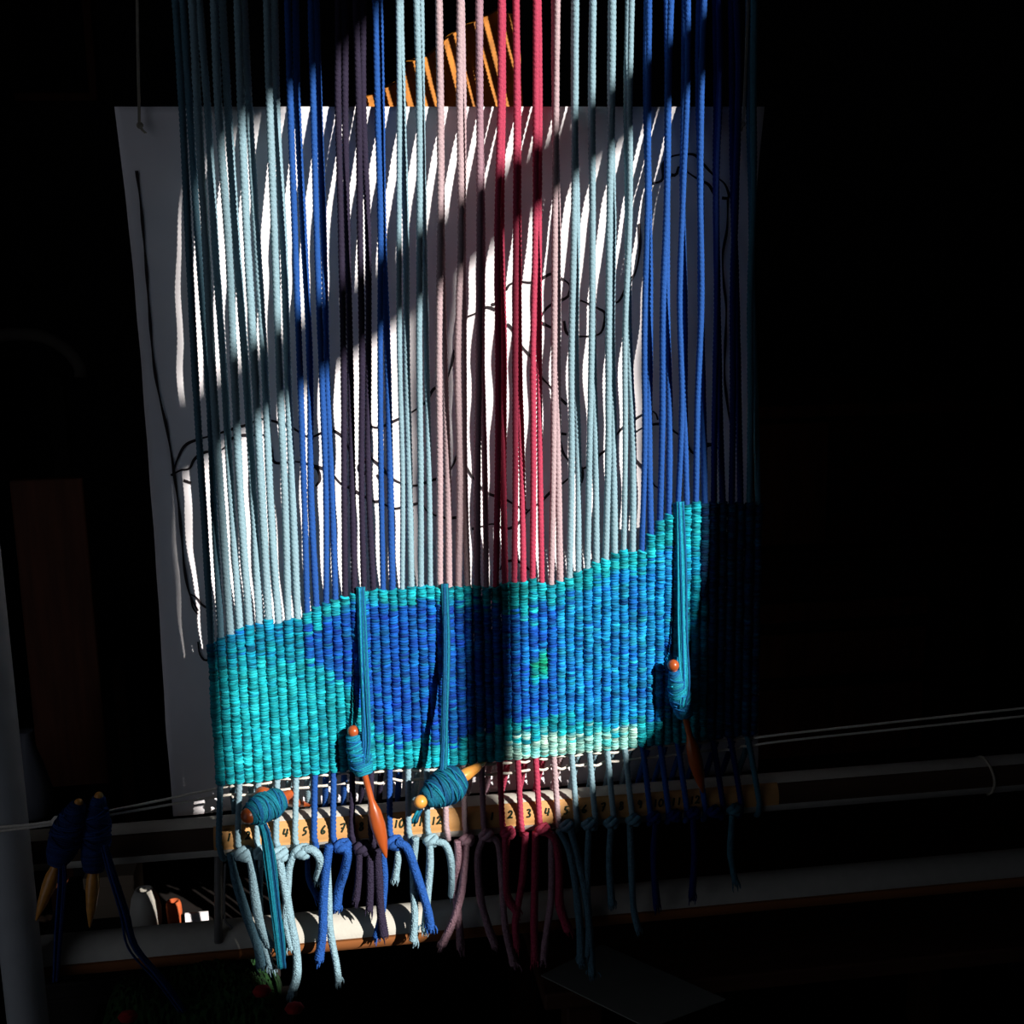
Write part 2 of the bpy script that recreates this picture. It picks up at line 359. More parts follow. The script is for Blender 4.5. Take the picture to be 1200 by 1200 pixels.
def weft_rib(i):
    x = CX[i]; z0 = ZB[i]; z1 = ZT[i]; pick = 0.0026; n = int((z1 - z0) / pick); sides = 12; per = 4
    zs = []; rs = []; ox = []; oy = []; cs = []; tl = []
    zb_px = np.interp(to_px((x, 0, z0))[0], *np.array(bot_edge, float).T)
    prev = None
    for k in range(n):
        pa = 1 + 0.045 * rng.normal(); dx = rng.normal() * 0.00022; dy = rng.normal() * 0.0002; ti = rng.normal() * 0.10 + (0.10 if (k + i) % 2 else -0.10)
        px, py = to_px((x, -0.004, z0 + (k + .5) * pick))
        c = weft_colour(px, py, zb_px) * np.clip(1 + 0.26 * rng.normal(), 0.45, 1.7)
        if prev is not None and rng.random() < 0.35: c = 0.5 * (c + prev)
        prev = c
        for q in range(per):
            f = (q + 0.5) / per; zs.append(z0 + (k + f) * pick); e = abs(math.sin(math.pi * f)) ** 0.6
            rs.append((0.74 + 0.26 * e) * pa); ox.append(dx); oy.append(dy); cs.append(np.clip(c, 0.004, 0.95)); tl.append(ti)
    # rounded shoulders at the two ends
    N = len(zs); rs = np.array(rs); rs[:2] *= (0.72, 0.9); rs[-2:] *= (0.92, 0.74)
    th = np.linspace(0, 2 * math.pi, sides, endpoint=False)[None, :]
    zs = np.array(zs)[:, None]; ox = np.array(ox)[:, None]; oy = np.array(oy)[:, None]; tl = np.array(tl)[:, None]
    rx = PITCH * 0.55; ry = 0.0060; wav = 0.0004 * np.sin(zs * 90 + i * 1.7)
    Xv = x + ox + wav + rx * rs[:, None] * np.cos(th); Yv = oy + (0.0009 if i % 2 else 0) + ry * rs[:, None] * np.sin(th)
    Zv = zs + tl * rx * np.cos(th)
    V = np.stack(np.broadcast_arrays(Xv, Yv, Zv), axis=-1).reshape(-1, 3)
    return build('weft_rib', V, grid_faces(N, sides)[:-2] + [[k for k in range(sides)][::-1], [(N - 1) * sides + k for k in range(sides)]], 'weft', tap, colors=np.repeat(np.array(cs), sides, axis=0))
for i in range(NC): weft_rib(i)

WR = 0.00275
def warp_thread(k, back):
    i = 2 * k + (1 if back else 0)
    x_top = W(TOPX[k], 125, -0.003)[0]; zt = W(TOPX[k], 125, 0)[2]
    f = np.array((x_top, -0.004, zt))
    if back: f = np.array((x_top + 0.0050 + rng.normal() * 0.0006, 0.019 + rng.normal() * 0.001, zt))
    a = np.array((CX[i], 0.0, ZT[i] - 0.006)); d = f - a
    zend = top_mid[2] + 0.005
    e = a + d * ((zend - a[2]) / d[2])
    n = 7; P = [a + (e - a) * t for t in np.linspace(0, 1, n)]
    for p in P[1:-1]: p[0] += rng.normal() * 0.0009; p[1] += rng.normal() * 0.0005
    if back:
        for q, p in enumerate(P): p[1] += 0.0045 * math.sin(math.pi * min(1, q / (n - 1) * 1.25)) ** 0.7
    r = WR * (1.12 if k < 5 else 1.0) * (1 + 0.06 * rng.normal())
    mb = MB(); V, F = tube(P, r, sides=12, step=0.0014, lobes=3, turn=0.0130, depth=0.15, wob=0.03, phase=rng.random() * 6); mb.add(V, F)
    # below the cloth, down over the front of the crossbar or behind it
    z0 = ZB[i] + 0.006
    if not back:
        xb = W(front_px(k), 955 - (k - 10) * 1.9, 0)[0]
        rr = BR + WR * 0.95
        P = [(CX[i], 0.0, z0), (CX[i] * .7 + xb * .3, -0.001, z0 - 0.016)]
        for ang in (78, 96, 114, 134, 156): P.append((xb + 0.002 * (ang - 78) / 60, by - rr * math.sin(math.radians(ang)), b_mid[2] + rr * math.cos(math.radians(ang))))
    else:
        xb = CX[i] + rng.normal() * 0.001 - 0.003; rr = BR + WR * 0.95
        P = [(CX[i], 0.0030, z0), (CX[i], 0.0075, z0 - 0.008), (CX[i], 0.0120, z0 - 0.018), (CX[i] * .4 + xb * .6, by + BR * 0.85, b_mid[2] + BR * 1.0), (xb, by + rr, b_mid[2]), (xb, by + rr * .7, b_mid[2] - rr * .75)]
    V, F = tube(np.array(P, float), WR, sides=12, step=0.0014, lobes=3, turn=0.0130, depth=0.15, phase=rng.random() * 6); mb.add(V, F)
    return mb.build('warp_thread', 'cotton_' + COLR[k], tap)
for k in range(NP):
    warp_thread(k, False); warp_thread(k, True)

# knots under the crossbar and the cut tails
def knot(px, py, c, s=1.0, Y=-0.006):
    c0 = W(px, py, Y); mb = MB(); r = 0.0062 * s
    t = np.linspace(0, 2 * math.pi, 9)
    P = [c0 + np.array((r * math.cos(a), 0.5 * r * math.sin(2 * a), 0.75 * r * math.sin(a))) for a in t]
    V, F = tube(P, 0.0034 * s, sides=9, step=0.0012, lobes=3, turn=0.012, depth=0.12); mb.add(V, F)
    P = [c0 + np.array((-r * 0.9, -0.002, -0.002)), c0 + np.array((0, -0.0062 * s, 0.001)), c0 + np.array((r, -0.002, 0.0035))]
    V, F = tube(P, 0.0034 * s, sides=9, step=0.0012, lobes=3, turn=0.012, depth=0.12); mb.add(V, F)
    return mb.build('knot', 'cotton_' + c, tap)
for px, py, c in [(285, 1001, 'light'), (307, 1000, 'light'), (327, 1001, 'light'), (353, 998, 'light'), (401, 992, 'blue'), (424, 994, 'purple'), (462, 988, 'blue'),
                  (505, 985, 'light'), (547, 984, 'mauve'), (570, 979, 'mauve'), (595, 976, 'red'), (636, 972, 'red'), (664, 968, 'slate'), (690, 966, 'slate'), (716, 964, 'slate'),
                  (742, 961, 'slate'), (766, 958, 'navy'), (790, 956, 'navy'), (812, 953, 'navy'), (836, 951, 'navy'), (860, 949, 'teal')]:
    knot(px, py, c, 1.0 if py > 985 else 0.85)
def tail(pts, c, w=8.5, fray=True, Y=-0.008, name='warp_tail'):
    P = [W(p[0], p[1], p[2] if len(p) > 2 else Y) for p in pts]
    P = np.array(P); mb = MB(); r = w * PXM / 2
    V, F = tube(P, [r * .92, r, r, r * 1.02, r * 1.12], sides=15, step=0.0013, lobes=5, turn=0.013, depth=0.15, wob=0.05); mb.add(V, F)
    if fray:
        d = _n(P[-1] - P[-2])
        for q in range(16):
            a = rng.normal(size=3) * 0.5; e = P[-1] + d * (0.003 + 0.004 * rng.random()) + a * 0.0040
            s0 = P[-1] - d * 0.003 + a * r * 0.9
            V, F = tube([s0, 0.5 * (s0 + e) + a * 0.0008, e], [r * .26, r * .22, r * .1], sides=5, step=0.002); mb.add(V, F)
    return mb.build(name, 'knit_' + c, tap)
TAILS = [
    ([(270, 1000), (276, 1030), (290, 1075), (302, 1110), (306, 1132)], 'slate', 10), ([(291, 996), (296, 1020), (299, 1050), (305, 1082), (317, 1108)], 'light', 10),
    ([(306, 1003), (304, 1045, -.002), (306, 1090, -.004), (318, 1134)], 'light', 8), ([(327, 1006), (334, 1040), (340, 1075), (347, 1112), (348, 1142), (342, 1165)], 'light', 9.5),
    ([(345, 998), (339, 1018), (337, 1045), (335, 1080), (342, 1112)], 'light', 8), ([(353, 996), (366, 996, -.012), (375, 1008, -.01), (372, 1030, .0)], 'light', 9),
    ([(386, 990), (382, 1020), (379, 1060), (378, 1095), (374, 1124)], 'blue', 10.5), ([(383, 1000, .0), (385, 1045, -.002), (387, 1090, -.006), (394, 1128), (397, 1150)], 'light', 8),
    ([(398, 989), (407, 998, -.012), (404, 1020, -.006), (397, 1042, .002), (394, 1064, .004)], 'blue', 10.5), ([(360, 1006, .01), (362, 1030, .012), (371, 1050, .014)], 'blue', 7),
    ([(421, 996), (420, 1030), (417, 1055)], 'purple', 8), ([(433, 996), (434, 1030), (433, 1066)], 'purple', 8.5),
    ([(442, 996), (444, 1030), (446, 1065), (450, 1096)], 'purple', 10), ([(449, 1000, -.004), (451, 1030, -.004), (448, 1065, -.002), (441, 1098, -.004)], 'blue', 8),
    ([(467, 988), (466, 1010), (463, 1030)], 'light', 8), ([(464, 987, -.012), (477, 994, -.014), (488, 1024, -.012), (500, 1062, -.012), (505, 1088, -.012)], 'blue', 10),
    ([(487, 982), (484, 1020, .0), (486, 1070, -.006), (484, 1102, -.008)], 'light', 8.5), ([(503, 984), (504, 1010), (501, 1050), (498, 1090)], 'light', 9),
    ([(508, 986, -.01), (522, 990, -.012), (529, 1012, -.008), (530, 1050, 0)], 'light', 8.5), ([(547, 988), (544, 1020), (540, 1050), (530, 1082), (518, 1108)], 'mauve', 9),
    ([(536, 985), (537, 1005), (534, 1040, -.002), (538, 1080), (540, 1112)], 'mauve', 8.5), ([(566, 982), (560, 1005), (563, 1050), (572, 1085), (580, 1108)], 'mauve', 8.5),
    ([(574, 980), (584, 990), (588, 1030), (592, 1085), (602, 1130)], 'mauve', 8), ([(593, 978), (592, 1020), (594, 1050), (606, 1068)], 'red', 10),
    ([(628, 975), (627, 1030), (626, 1080), (627, 1128)], 'red', 9), ([(638, 973), (650, 985), (655, 1020), (656, 1060), (666, 1090)], 'red', 10),
    ([(616, 976), (612, 1030), (604, 1080), (606, 1110)], 'red', 8), ([(646, 975), (646, 1050), (640, 1095), (636, 1125)], 'mauve', 8),
    ([(655, 972), (668, 1000), (676, 1050), (680, 1095), (681, 1128)], 'slate', 9), ([(668, 970), (678, 1010), (688, 1060), (694, 1142)], 'slate', 9),
    ([(690, 970), (688, 1030), (690, 1080), (688, 1120)], 'slate', 8), ([(716, 968), (714, 1010), (717, 1060)], 'slate', 8), ([(738, 966), (740, 1010), (742, 1060), (748, 1090)], 'slate', 8),
    ([(768, 962), (766, 1010), (770, 1062)], 'navy', 8), ([(812, 958), (814, 1000), (811, 1050)], 'navy', 8), ([(858, 955), (856, 1000), (862, 1034)], 'teal', 8)]
for t in TAILS: tail(*t)

# ================================================================== paper cartoon behind the warp
pTL = W(134, 125, 0.0265); pTR = W(896, 125, 0.0265); pBL = W(203, 956, 0.05); pBR = W(888, 915, 0.05)
PZT = pTL[2]; PZB = pBL[2]
def paper_y(x, z):
    v = (PZT - z) / (PZT - PZB)                          # 0 at the top edge, 1 at the bottom edge
    d = np.interp(v, [0, 0.05, 0.12, 0.2, 0.35, 0.6, 0.75, 0.85, 1.0], [0.0265, 0.037, 0.050, 0.059, 0.066, 0.064, 0.054, 0.045, 0.050])
    return d + 0.0012 * math.sin(x * 31 + z * 14) * min(1, 6 * v) + 0.0008 * math.sin(x * 70 - z * 9) * min(1, 5 * v) + 0.0013 * math.sin(z * 78 + x * 17 + 1.2 * math.sin(x * 23)) * min(1, 4 * v)
nu, nv = 110, 120; V = []
for j in range(nv):
    v = j / (nv - 1); z = PZT + (PZB - PZT) * v
    for i in range(nu):
        u = i / (nu - 1)
        xa = pTL[0] + (pBL[0] - pTL[0]) * v; xb = pTR[0] + (pBR[0] - pTR[0]) * v; x = xa + (xb - xa) * u
        V.append((x, paper_y(x, z), z))
paper = build('cartoon_sheet', V, grid_faces(nv, nu, closed=False), 'paper', base=np.array(((pTL[0] + pTR[0]) / 2, 0.03, PZB)))
tag(paper, 'large white paper sheet with black line drawing hanging behind the warp threads', 'paper')
sd = paper.modifiers.new('thickness', 'SOLIDIFY'); sd.thickness = 0.0004; sd.offset = 1
def on_paper(px, py):
    Y = 0.04
    for _ in range(7):
        p = W(px, py, Y); Y = paper_y(p[0], p[2]) - 0.0010
    return W(px, py, Y)
LINES = [
    [(160, 200), (165, 240), (171, 310), (175, 365), (180, 425), (188, 470), (195, 500), (202, 540), (204, 556), (209, 590), (213, 630), (216, 665), (222, 695), (232, 716)],
    [(202, 558), (208, 538), (217, 522), (232, 515), (250, 510), (275, 502), (292, 497), (305, 491), (322, 494), (340, 500), (355, 509), (366, 512), (385, 504), (397, 508), (404, 516), (412, 534)],
    [(200, 557), (212, 551), (222, 549), (228, 538), (240, 530), (260, 527), (275, 512), (298, 510), (312, 511), (318, 525), (322, 542), (345, 541), (362, 544), (372, 550), (375, 562), (370, 570)],
    [(215, 563), (224, 566)], [(360, 574), (368, 574)],
    [(362, 544), (385, 552), (400, 567), (412, 573), (424, 580), (436, 587), (446, 588), (460, 596), (478, 593), (492, 590), (502, 600), (520, 607), (540, 606)],
    [(430, 497), (440, 501), (450, 499), (465, 492), (478, 486), (490, 478), (500, 470), (508, 456), (520, 450), (527, 435), (533, 410)],
    [(430, 515), (434, 535), (446, 546), (456, 558), (470, 566), (488, 569), (505, 563), (522, 558), (531, 545), (537, 533), (545, 545), (556, 562), (572, 578), (590, 584), (604, 592), (618, 598)],
    [(424, 540), (420, 548), (426, 556), (432, 545), (424, 540)], [(442, 556), (448, 570), (447, 586), (438, 588)], [(475, 593), (492, 590)],
    [(553, 620), (565, 617), (578, 614), (590, 619), (598, 619), (608, 613), (618, 600), (626, 594), (636, 586), (645, 577), (660, 566), (672, 555), (680, 546), (683, 556), (681, 566)],
    [(655, 510), (659, 528), (667, 540), (682, 549), (692, 543), (704, 532), (714, 524), (722, 510), (735, 497), (748, 489), (760, 482), (768, 484), (771, 492)],
    [(657, 508), (664, 509)], [(740, 511), (752, 502), (768, 497), (780, 499), (792, 507), (802, 515), (812, 531), (822, 526), (834, 522), (848, 529)], [(826, 520), (840, 521)],
    [(742, 535), (752, 547), (760, 555), (766, 568), (774, 575), (777, 592)],
    [(758, 216), (776, 211), (777, 192), (788, 183), (812, 181), (822, 190), (836, 205), (848, 214), (853, 224), (854, 232), (846, 232)],
    [(780, 204), (792, 205), (796, 195), (806, 202), (818, 210), (830, 216), (836, 226)],
    [(853, 233), (852, 268), (847, 298), (848, 330), (851, 360), (850, 400), (849, 440), (853, 478), (856, 496)],
    [(749, 262), (750, 290), (745, 318), (735, 335), (726, 352), (718, 356)],
    [(634, 372), (640, 362), (648, 356), (662, 350), (668, 345)], [(634, 378), (646, 384)], [(680, 352), (690, 356), (702, 362), (709, 367), (708, 380), (703, 391), (690, 394), (674, 394), (664, 390), (661, 376)],
    [(548, 371), (558, 367), (570, 360), (581, 363)], [(576, 357), (582, 356)], [(593, 340), (598, 333), (610, 330), (622, 331), (634, 327), (646, 321), (658, 326), (668, 335), (666, 346)],
    [(594, 380), (600, 385), (612, 406), (622, 418), (634, 441), (644, 452), (656, 466), (664, 474)],
    [(586, 668), (590, 660), (600, 657), (612, 660), (620, 668)],
    [(222, 696), (230, 700), (236, 708), (242, 712)], [(224, 700), (226, 712), (232, 720)], [(232, 752), (234, 766), (240, 774), (246, 772)]]
mb = MB()
for ln in LINES:
    Q, _ = resample(np.array([(p[0], p[1], 0.0) for p in ln]), 3.5)
    P = np.array([on_paper(q[0], q[1]) for q in Q])
    T, A, B = frames(P, (0, 1, 0)); w = 0.00115 * (1 + 0.3 * np.sin(np.arange(len(P)) * 0.37 + len(ln)))[:, None]
    wl = P + A * w; wr_ = P - A * w
    V = np.stack([wl, wr_], axis=1).reshape(-1, 3)
    mb.add(V, [[2 * i, 2 * i + 1, 2 * i + 3, 2 * i + 2] for i in range(len(P) - 1)])
mb.build('ink_drawing', 'ink', paper, smooth=False)['label'] = 'black marker outline drawing'

# strings that hold the sheet up
def hang(pts, label):
    mb = MB()
    for dx in (-1.6, 1.6):
        V, F = tube([W(p[0] + dx * (1 if i == 0 else 0.5), p[1], p[2]) for i, p in enumerate(pts)], 0.0007, sides=7, step=0.004, lobes=2, turn=0.004, depth=0.2); mb.add(V, F)
    c = W(pts[-2][0], pts[-2][1], pts[-2][2])
    V, F = tube([c + np.array((0.002 * math.cos(a), 0.001 * math.sin(2 * a), 0.002 * math.sin(a))) for a in np.linspace(0, 6.28, 8)], 0.0011, sides=7, step=0.001); mb.add(V, F)
    tag(mb.build('hanging_cord', 'string_grey'), label, 'cord', 'cords holding up the drawing')
hang([(158, -190, 0.010), (161, 20, 0.020), (163, 122, 0.020), (164, 147, 0.024), (171, 156, 0.026)], 'thin grey cord tied through the top left corner of the drawing')
hang([(884, -190, 0.010), (876, 20, 0.020), (872, 122, 0.020), (870, 145, 0.024), (868, 154, 0.026)], 'thin grey cord tied through the top right corner of the drawing')

# ================================================================== twining cords below the cloth
def twine(off, left, right, label):
    P = [W(*left[0]), W(*left[1])]
    for k in range(NP):
        for i, y in ((2 * k, 0.0042), (2 * k + 1, 0.0018)):
            z = ZB[i] - off * PXM + rng.normal() * 0.0008
            P.append(np.array((CX[i], y + 0.0005, z)))
    P += [W(*right[0]), W(*right[1])]
    V, F = tube(P, 0.00125, sides=8, step=0.0015, lobes=2, turn=0.005, depth=0.15)
    return tag(build('twining_cord', V, F, 'string_white'), label, 'cord', 'white cords twined below the cloth')
twine(5, [(-40, 972, -0.034), (66, 962, -0.028)], [(940, 858, -0.004), (1270, 822, 0.0)], 'upper white cord threaded through the warps right under the turquoise cloth')
twine(18, [(-40, 978, -0.034), (68, 965, -0.028)], [(940, 866, -0.004), (1270, 832, 0.0)], 'lower white cord threaded through the warps just above the numbered crossbar')
V, F = tube([W(62, 962, -.029), W(66, 958, -.033), W(69, 962, -.029), W(66, 966, -.026), W(62, 963, -.03)], 0.0018, sides=8, step=0.001)
tag(build('cord_knot', V, F, 'string_white'), 'small white knot in the cords near the grey upright', 'knot')
V, F = tube([(W(1160, 905, 0)[0] + dx, by - (BR + .001) * math.sin(a), b_mid[2] + (BR + .001) * math.cos(a)) for dx, a in [(0, -1.0), (.001, 0), (.003, .7), (.005, 1.4), (.006, 2.1), (.006, 2.8)]], 0.0016, sides=8, step=0.002)
tag(build('lashing_cord', V, F, 'string_grey'), 'grey cord looped over the right end of the numbered crossbar', 'cord')

# ================================================================== bobbins
YT = [TEAL, DTEAL, BLUE, CYAN]
def bobbin(label, head, tip, prof, yarn, R, wood='bobbin_wood', palette=((0.05, 0.45, 0.5), (0.02, 0.25, 0.45)), knob=0.0056, strands=(), tilt=1.4, group='wound weaving bobbins', droop=()):
    head = np.asarray(head, float); tip = np.asarray(tip, float); ax = tip - head; L = np.linalg.norm(ax)
    root = tag(empty('bobbin', 0.5 * (head + tip)), label, 'bobbin', group)
    V, F = lathe(head, tip, prof, 20); build('spindle', V, F, wood, root)
    if knob:
        pr = [(knob / L * (1 - math.cos(a)) - knob / L * 0.4, knob * math.sin(a)) for a in np.linspace(0, math.pi, 14)]
        V, F = lathe(head, tip, pr, 20); build('knob', V, F, wood, root)
    if yarn:
        t0, t1 = yarn; nS = 150; nT = 28; D = _n(ax); h = np.array((0, 1.0, 0)) if abs(D[1]) < 0.9 else np.array((1.0, 0, 0))
        A = _n(np.cross(D, h)); B = _n(np.cross(A, D)); th = np.linspace(0, 2 * math.pi, nT, endpoint=False)
        V = []; C = []; pal = [np.array(p) for p in palette]; jit = rng.normal(size=400) * 0.5 + 0.5
        nr = max(10, int((t1 - t0) * L / 0.0021))
        for i in range(nS):
            f = i / (nS - 1); env = np.interp(f, np.linspace(0, 1, len(R)), R)
            for a in th:
                ph = f * nr + tilt * math.sin(a + 0.8 + 2.2 * f) * (0.6 + 0.6 * math.sin(f * 9)); q = abs(math.sin(math.pi * ph))
                r = env * (0.93 + 0.02 * math.sin(f * 31)) + 0.0009 * q ** 0.6
                if i in (0, nS - 1): r = 0.003
                V.append(head + ax * (t0 + (t1 - t0) * f) + r * (math.cos(a) * A + math.sin(a) * B))
                w = float(np.clip(jit[int(ph) % 400], 0, 1)); C.append((pal[0] * w + pal[1] * (1 - w)) * (0.55 + 0.45 * q))
        mbw = MB(); mbw.add(V, grid_faces(nS, nT), np.array(C))
        for q in range(13):
            f0 = rng.uniform(.06, .5); f1 = min(.94, f0 + rng.uniform(.18, .42)); a0 = rng.uniform(0, 6.28); sg = 1 if q % 2 else -1; P = []
            for f in np.linspace(f0, f1, 14):
                a = a0 + sg * (f - f0) / (f1 - f0) * 5.0
                r = np.interp(f, np.linspace(0, 1, len(R)), R) * 0.95 + 0.0009
                P.append(head + ax * (t0 + (t1 - t0) * f) + r * (math.cos(a) * A + math.sin(a) * B))
            Vt, Ft = tube(P, 0.00085, sides=6, step=0.0015); mbw.add(Vt, Ft, pal[q % 2] * rng.uniform(.8, 1.35))
        mbw.build('yarn_wrap', 'yarn', root)
    for path, width, ns in strands:
        mb = MB(); path = [np.asarray(p, float) for p in path]
        for q in range(ns):
            o = np.array((((q * 0.618) % 1 - .5) * width, rng.uniform(-.5, .5) * width * 0.5, 0)); cc = pal[q % 2] * rng.uniform(.7, 1.3)
            P = [p + o * (1 + 0.15 * rng.normal()) * (0.75 if j in (0, len(path) - 1) else 1) for j, p in enumerate(path)]
            V, F = tube(P, 0.0011, sides=6, step=0.004, lobes=2, turn=0.006, depth=0.15); mb.add(V, F, cc)
        mb.build('yarn_strand', 'yarn', root)
    return root
SPIN = [(0, 0), (0, .003), (.1, .0032), (.42, .0031), (.55, .0031), (.60, .0048), (.64, .0064), (.74, .0072), (.80, .0066), (.86, .0056), (.93, .0034), (.99, .0010), (1, 0)]
CONE = [(0, 0), (0, .003), (.1, .0034), (.55, .0040), (.62, .0060), (.70, .0062), (.85, .0044), (.98, .0012), (1, 0)]
TQ = (lin((22, 138, 160)), lin((18, 96, 150))); TD = (lin((14, 104, 124)), lin((10, 76, 116))); DB = (lin((22, 56, 112)), lin((14, 36, 84)))
# the one that stands upright in front of the crossbar
bobbin('chestnut-brown bobbin with pointed tip hanging upright across the numbered crossbar', W(413, 853, -0.016), W(453, 1006, -0.028), SPIN, (.05, .345), [.0078, .0092, .0098, .0100, .0104, .0102, .0086], palette=TQ, knob=.0058,
       strands=[([W(423, 688, -0.006), W(425, 760, -0.012), W(428, 820, -0.020), W(430, 870, -0.026), W(427, 894, -0.027)], .0072, 9)], tilt=1.2)
# the one that lies on the crossbar
bobbin('light wooden bobbin fat with dark teal yarn lying slantwise on the crossbar', W(489, 942, -0.056), W(570, 893, -0.012), CONE, (.10, .60), [.0078, .0115, .0140, .0158, .0172, .0180, .0168, .0135], wood='bobbin_light', palette=TD, knob=.0064,
       strands=[([W(522, 684, -0.006), W(524, 760, -0.012), W(522, 840, -0.024), W(520, 900, -0.036), W(517, 918, -0.047)], .0062, 8), ([W(492, 950, -.054), W(488, 958, -.052), W(487, 964, -.05)], .006, 5)], tilt=2.0)
# the one at the right-hand edge
bobbin('reddish-brown bobbin dangling in front of the right side of the cloth', W(788, 776, -0.0205), W(824, 930, -0.012), SPIN, (.06, .40), [.0050, .0076, .0094, .0102, .0104, .0098, .0080], palette=TQ, knob=.0058,
       strands=[([W(797, 588, -0.006), W(799, 660, -0.0085), W(801, 740, -0.013), W(803, 800, -0.025), W(800, 828, -0.028)], .0080, 11)], tilt=1.6)
# two small ones lodged behind the first warps
bobbin('small dark-ended bobbin wound with teal yarn resting on the left end of the numbered strip', W(287, 958, -0.034), W(348, 926, 0.004), CONE, (.06, .68), [.0088, .0120, .0136, .0142, .0138, .0112], palette=TD, knob=.0078,
       strands=[([W(308, 966, -.034), W(312, 978, -.032), W(317, 1010, -.026), W(323, 1060, -.02), W(327, 1100, -.02), W(331, 1134, -.018)], .0088, 14)], tilt=1.0)
bobbin('bare orange wooden bobbin with a flared end wedged behind the first warps', W(303, 931, -0.016), W(364, 944, 0.030), [(0, 0), (0, .0060), (.03, .0080), (.14, .0078), (.26, .0052), (.40, .0046), (.7, .005), (1, .001)], None, None, wood='bobbin_wood', knob=0)
# two that hang in the shade on the left
bobbin('shaded bobbin of blue yarn hanging nearest the grey upright', W(93, 938, -0.040), W(42, 1080, -0.040), CONE, (.02, .52), [.0060, .0110, .0140, .0150, .0135, .0085], wood='bobbin_light', palette=DB, knob=.004,
       strands=[([W(72, 1000, -.046), W(74, 1030, -.046), W(70, 1090, -.044), W(66, 1150, -.04)], .006, 6)], tilt=1.5)
bobbin('shaded bobbin of blue yarn hanging beside the end of the crossbar', W(116, 930, -0.036), W(105, 1088, -0.036), CONE, (.02, .56), [.0050, .0095, .0122, .0130, .0124, .0095], wood='bobbin_light', palette=DB, knob=.004,
       strands=[([W(122, 990, -.046), W(130, 1020, -.046), W(146, 1070, -.044), W(158, 1110, -.042), W(190, 1150, -.04), W(215, 1185, -.03)], .007, 7)], tilt=1.5)

# ================================================================== things behind the loom
# board that catches the sun above the sheet
def leaning_board():
    out = [(424, 190), (426, 116), (464, 98), (477, 74), (502, 66), (530, 40), (560, 24), (585, 12), (608, 20), (616, 190)]
    fr = []
    for px, py in out:
        Y = 0.075 + (190 - py) * PXM * 0.33
        fr.append(W(px, py, Y))
    fr = np.array(fr); bk = fr + np.array((0, 0.012, 0.004)); n = len(fr)
    F = [list(range(n)), [n + i for i in range(n)][::-1]] + [[i, n + i, n + (i + 1) % n, (i + 1) % n] for i in range(n)]
    return build('leaning_board', np.concatenate([fr, bk]), F, 'amber_wood', smooth=False)
tag(leaning_board(), 'amber wooden board leaning behind the top edge of the drawing, striped by thread shadows', 'board')

# low bench and the things on it
bz = W(180, 1090, 0.155)[2]
bench = tag(empty('bench', (W(150, 1100, .12)[0], 0.16, 0)), 'low dark bench behind the lower crossbar on the left', 'bench')
bx0 = W(36, 1092, .12)[0]; bx1 = W(330, 1092, .12)[0]
boxo('seat_board', (bx0, 0.066, bz - 0.02), (bx1, 0.30, bz), 'black_wood', bench)
boxo('apron', (bx0 + .01, 0.070, bz - 0.26), (bx1 - .01, 0.082, bz - 0.02), 'black_wood', bench)
for x in (bx0 + .02, bx1 - .05):
    for y in (0.09, 0.26): boxo('leg', (x, y, 0), (x + .03, y + .03, bz - .02), 'black_wood', bench)
def vessel(name, px, Y, z0, prof, m, label, cat):
    x = W(px, 1080, Y)[0]; h = prof[-1][0]
    V, F = lathe((x, Y, z0), (x, Y, z0 + h), [(0, 0)] + [(t / h, r) for t, r in prof] + [(1, prof[-1][1] - .002), (.9, prof[-1][1] - .003), (.9, 0)], 28)
    return tag(build(name, V, F, m, base=np.array((x, Y, z0))), label, cat)
vessel('jar', 172, 0.166, bz, [(0, .014), (.003, .0165), (.020, .017), (.034, .0145), (.044, .0095)], 'china', 'small white jar with one sunlit side on the bench behind the loom', 'jar')
vessel('clay_pot', 205, 0.160, bz, [(0, .006), (.004, .0078), (.018, .0088), (.026, .0084), (.030, .0070)], 'terracotta', 'little terracotta pot beside the white jar on the bench', 'pot')
cb = tag(empty('cardboard_box', (W(132, 1090, .17)[0], .17, bz)), 'plain tan cardboard box on the bench left of the white jar', 'box')
c0 = W(104, 1092, .19); c1 = W(156, 1026, .19)
boxo('carton', (c0[0], .19, bz), (c1[0], .25, c1[2]), 'card', cb, 0.001)
boxo('lid_flap', (c0[0] - .001, .1885, c1[2] - .012), (c1[0] + .001, .2515, c1[2] + .0015), 'card', cb, 0.001)
cs = W(218, 1086, .15); ce = W(244, 1068, .15)
V, F = box((cs[0], .148, bz + .0004), (ce[0], .151, ce[2])); tag(build('paper_slip', V, F, 'paper', smooth=False), 'small white paper slip striped by light on the bench', 'paper')

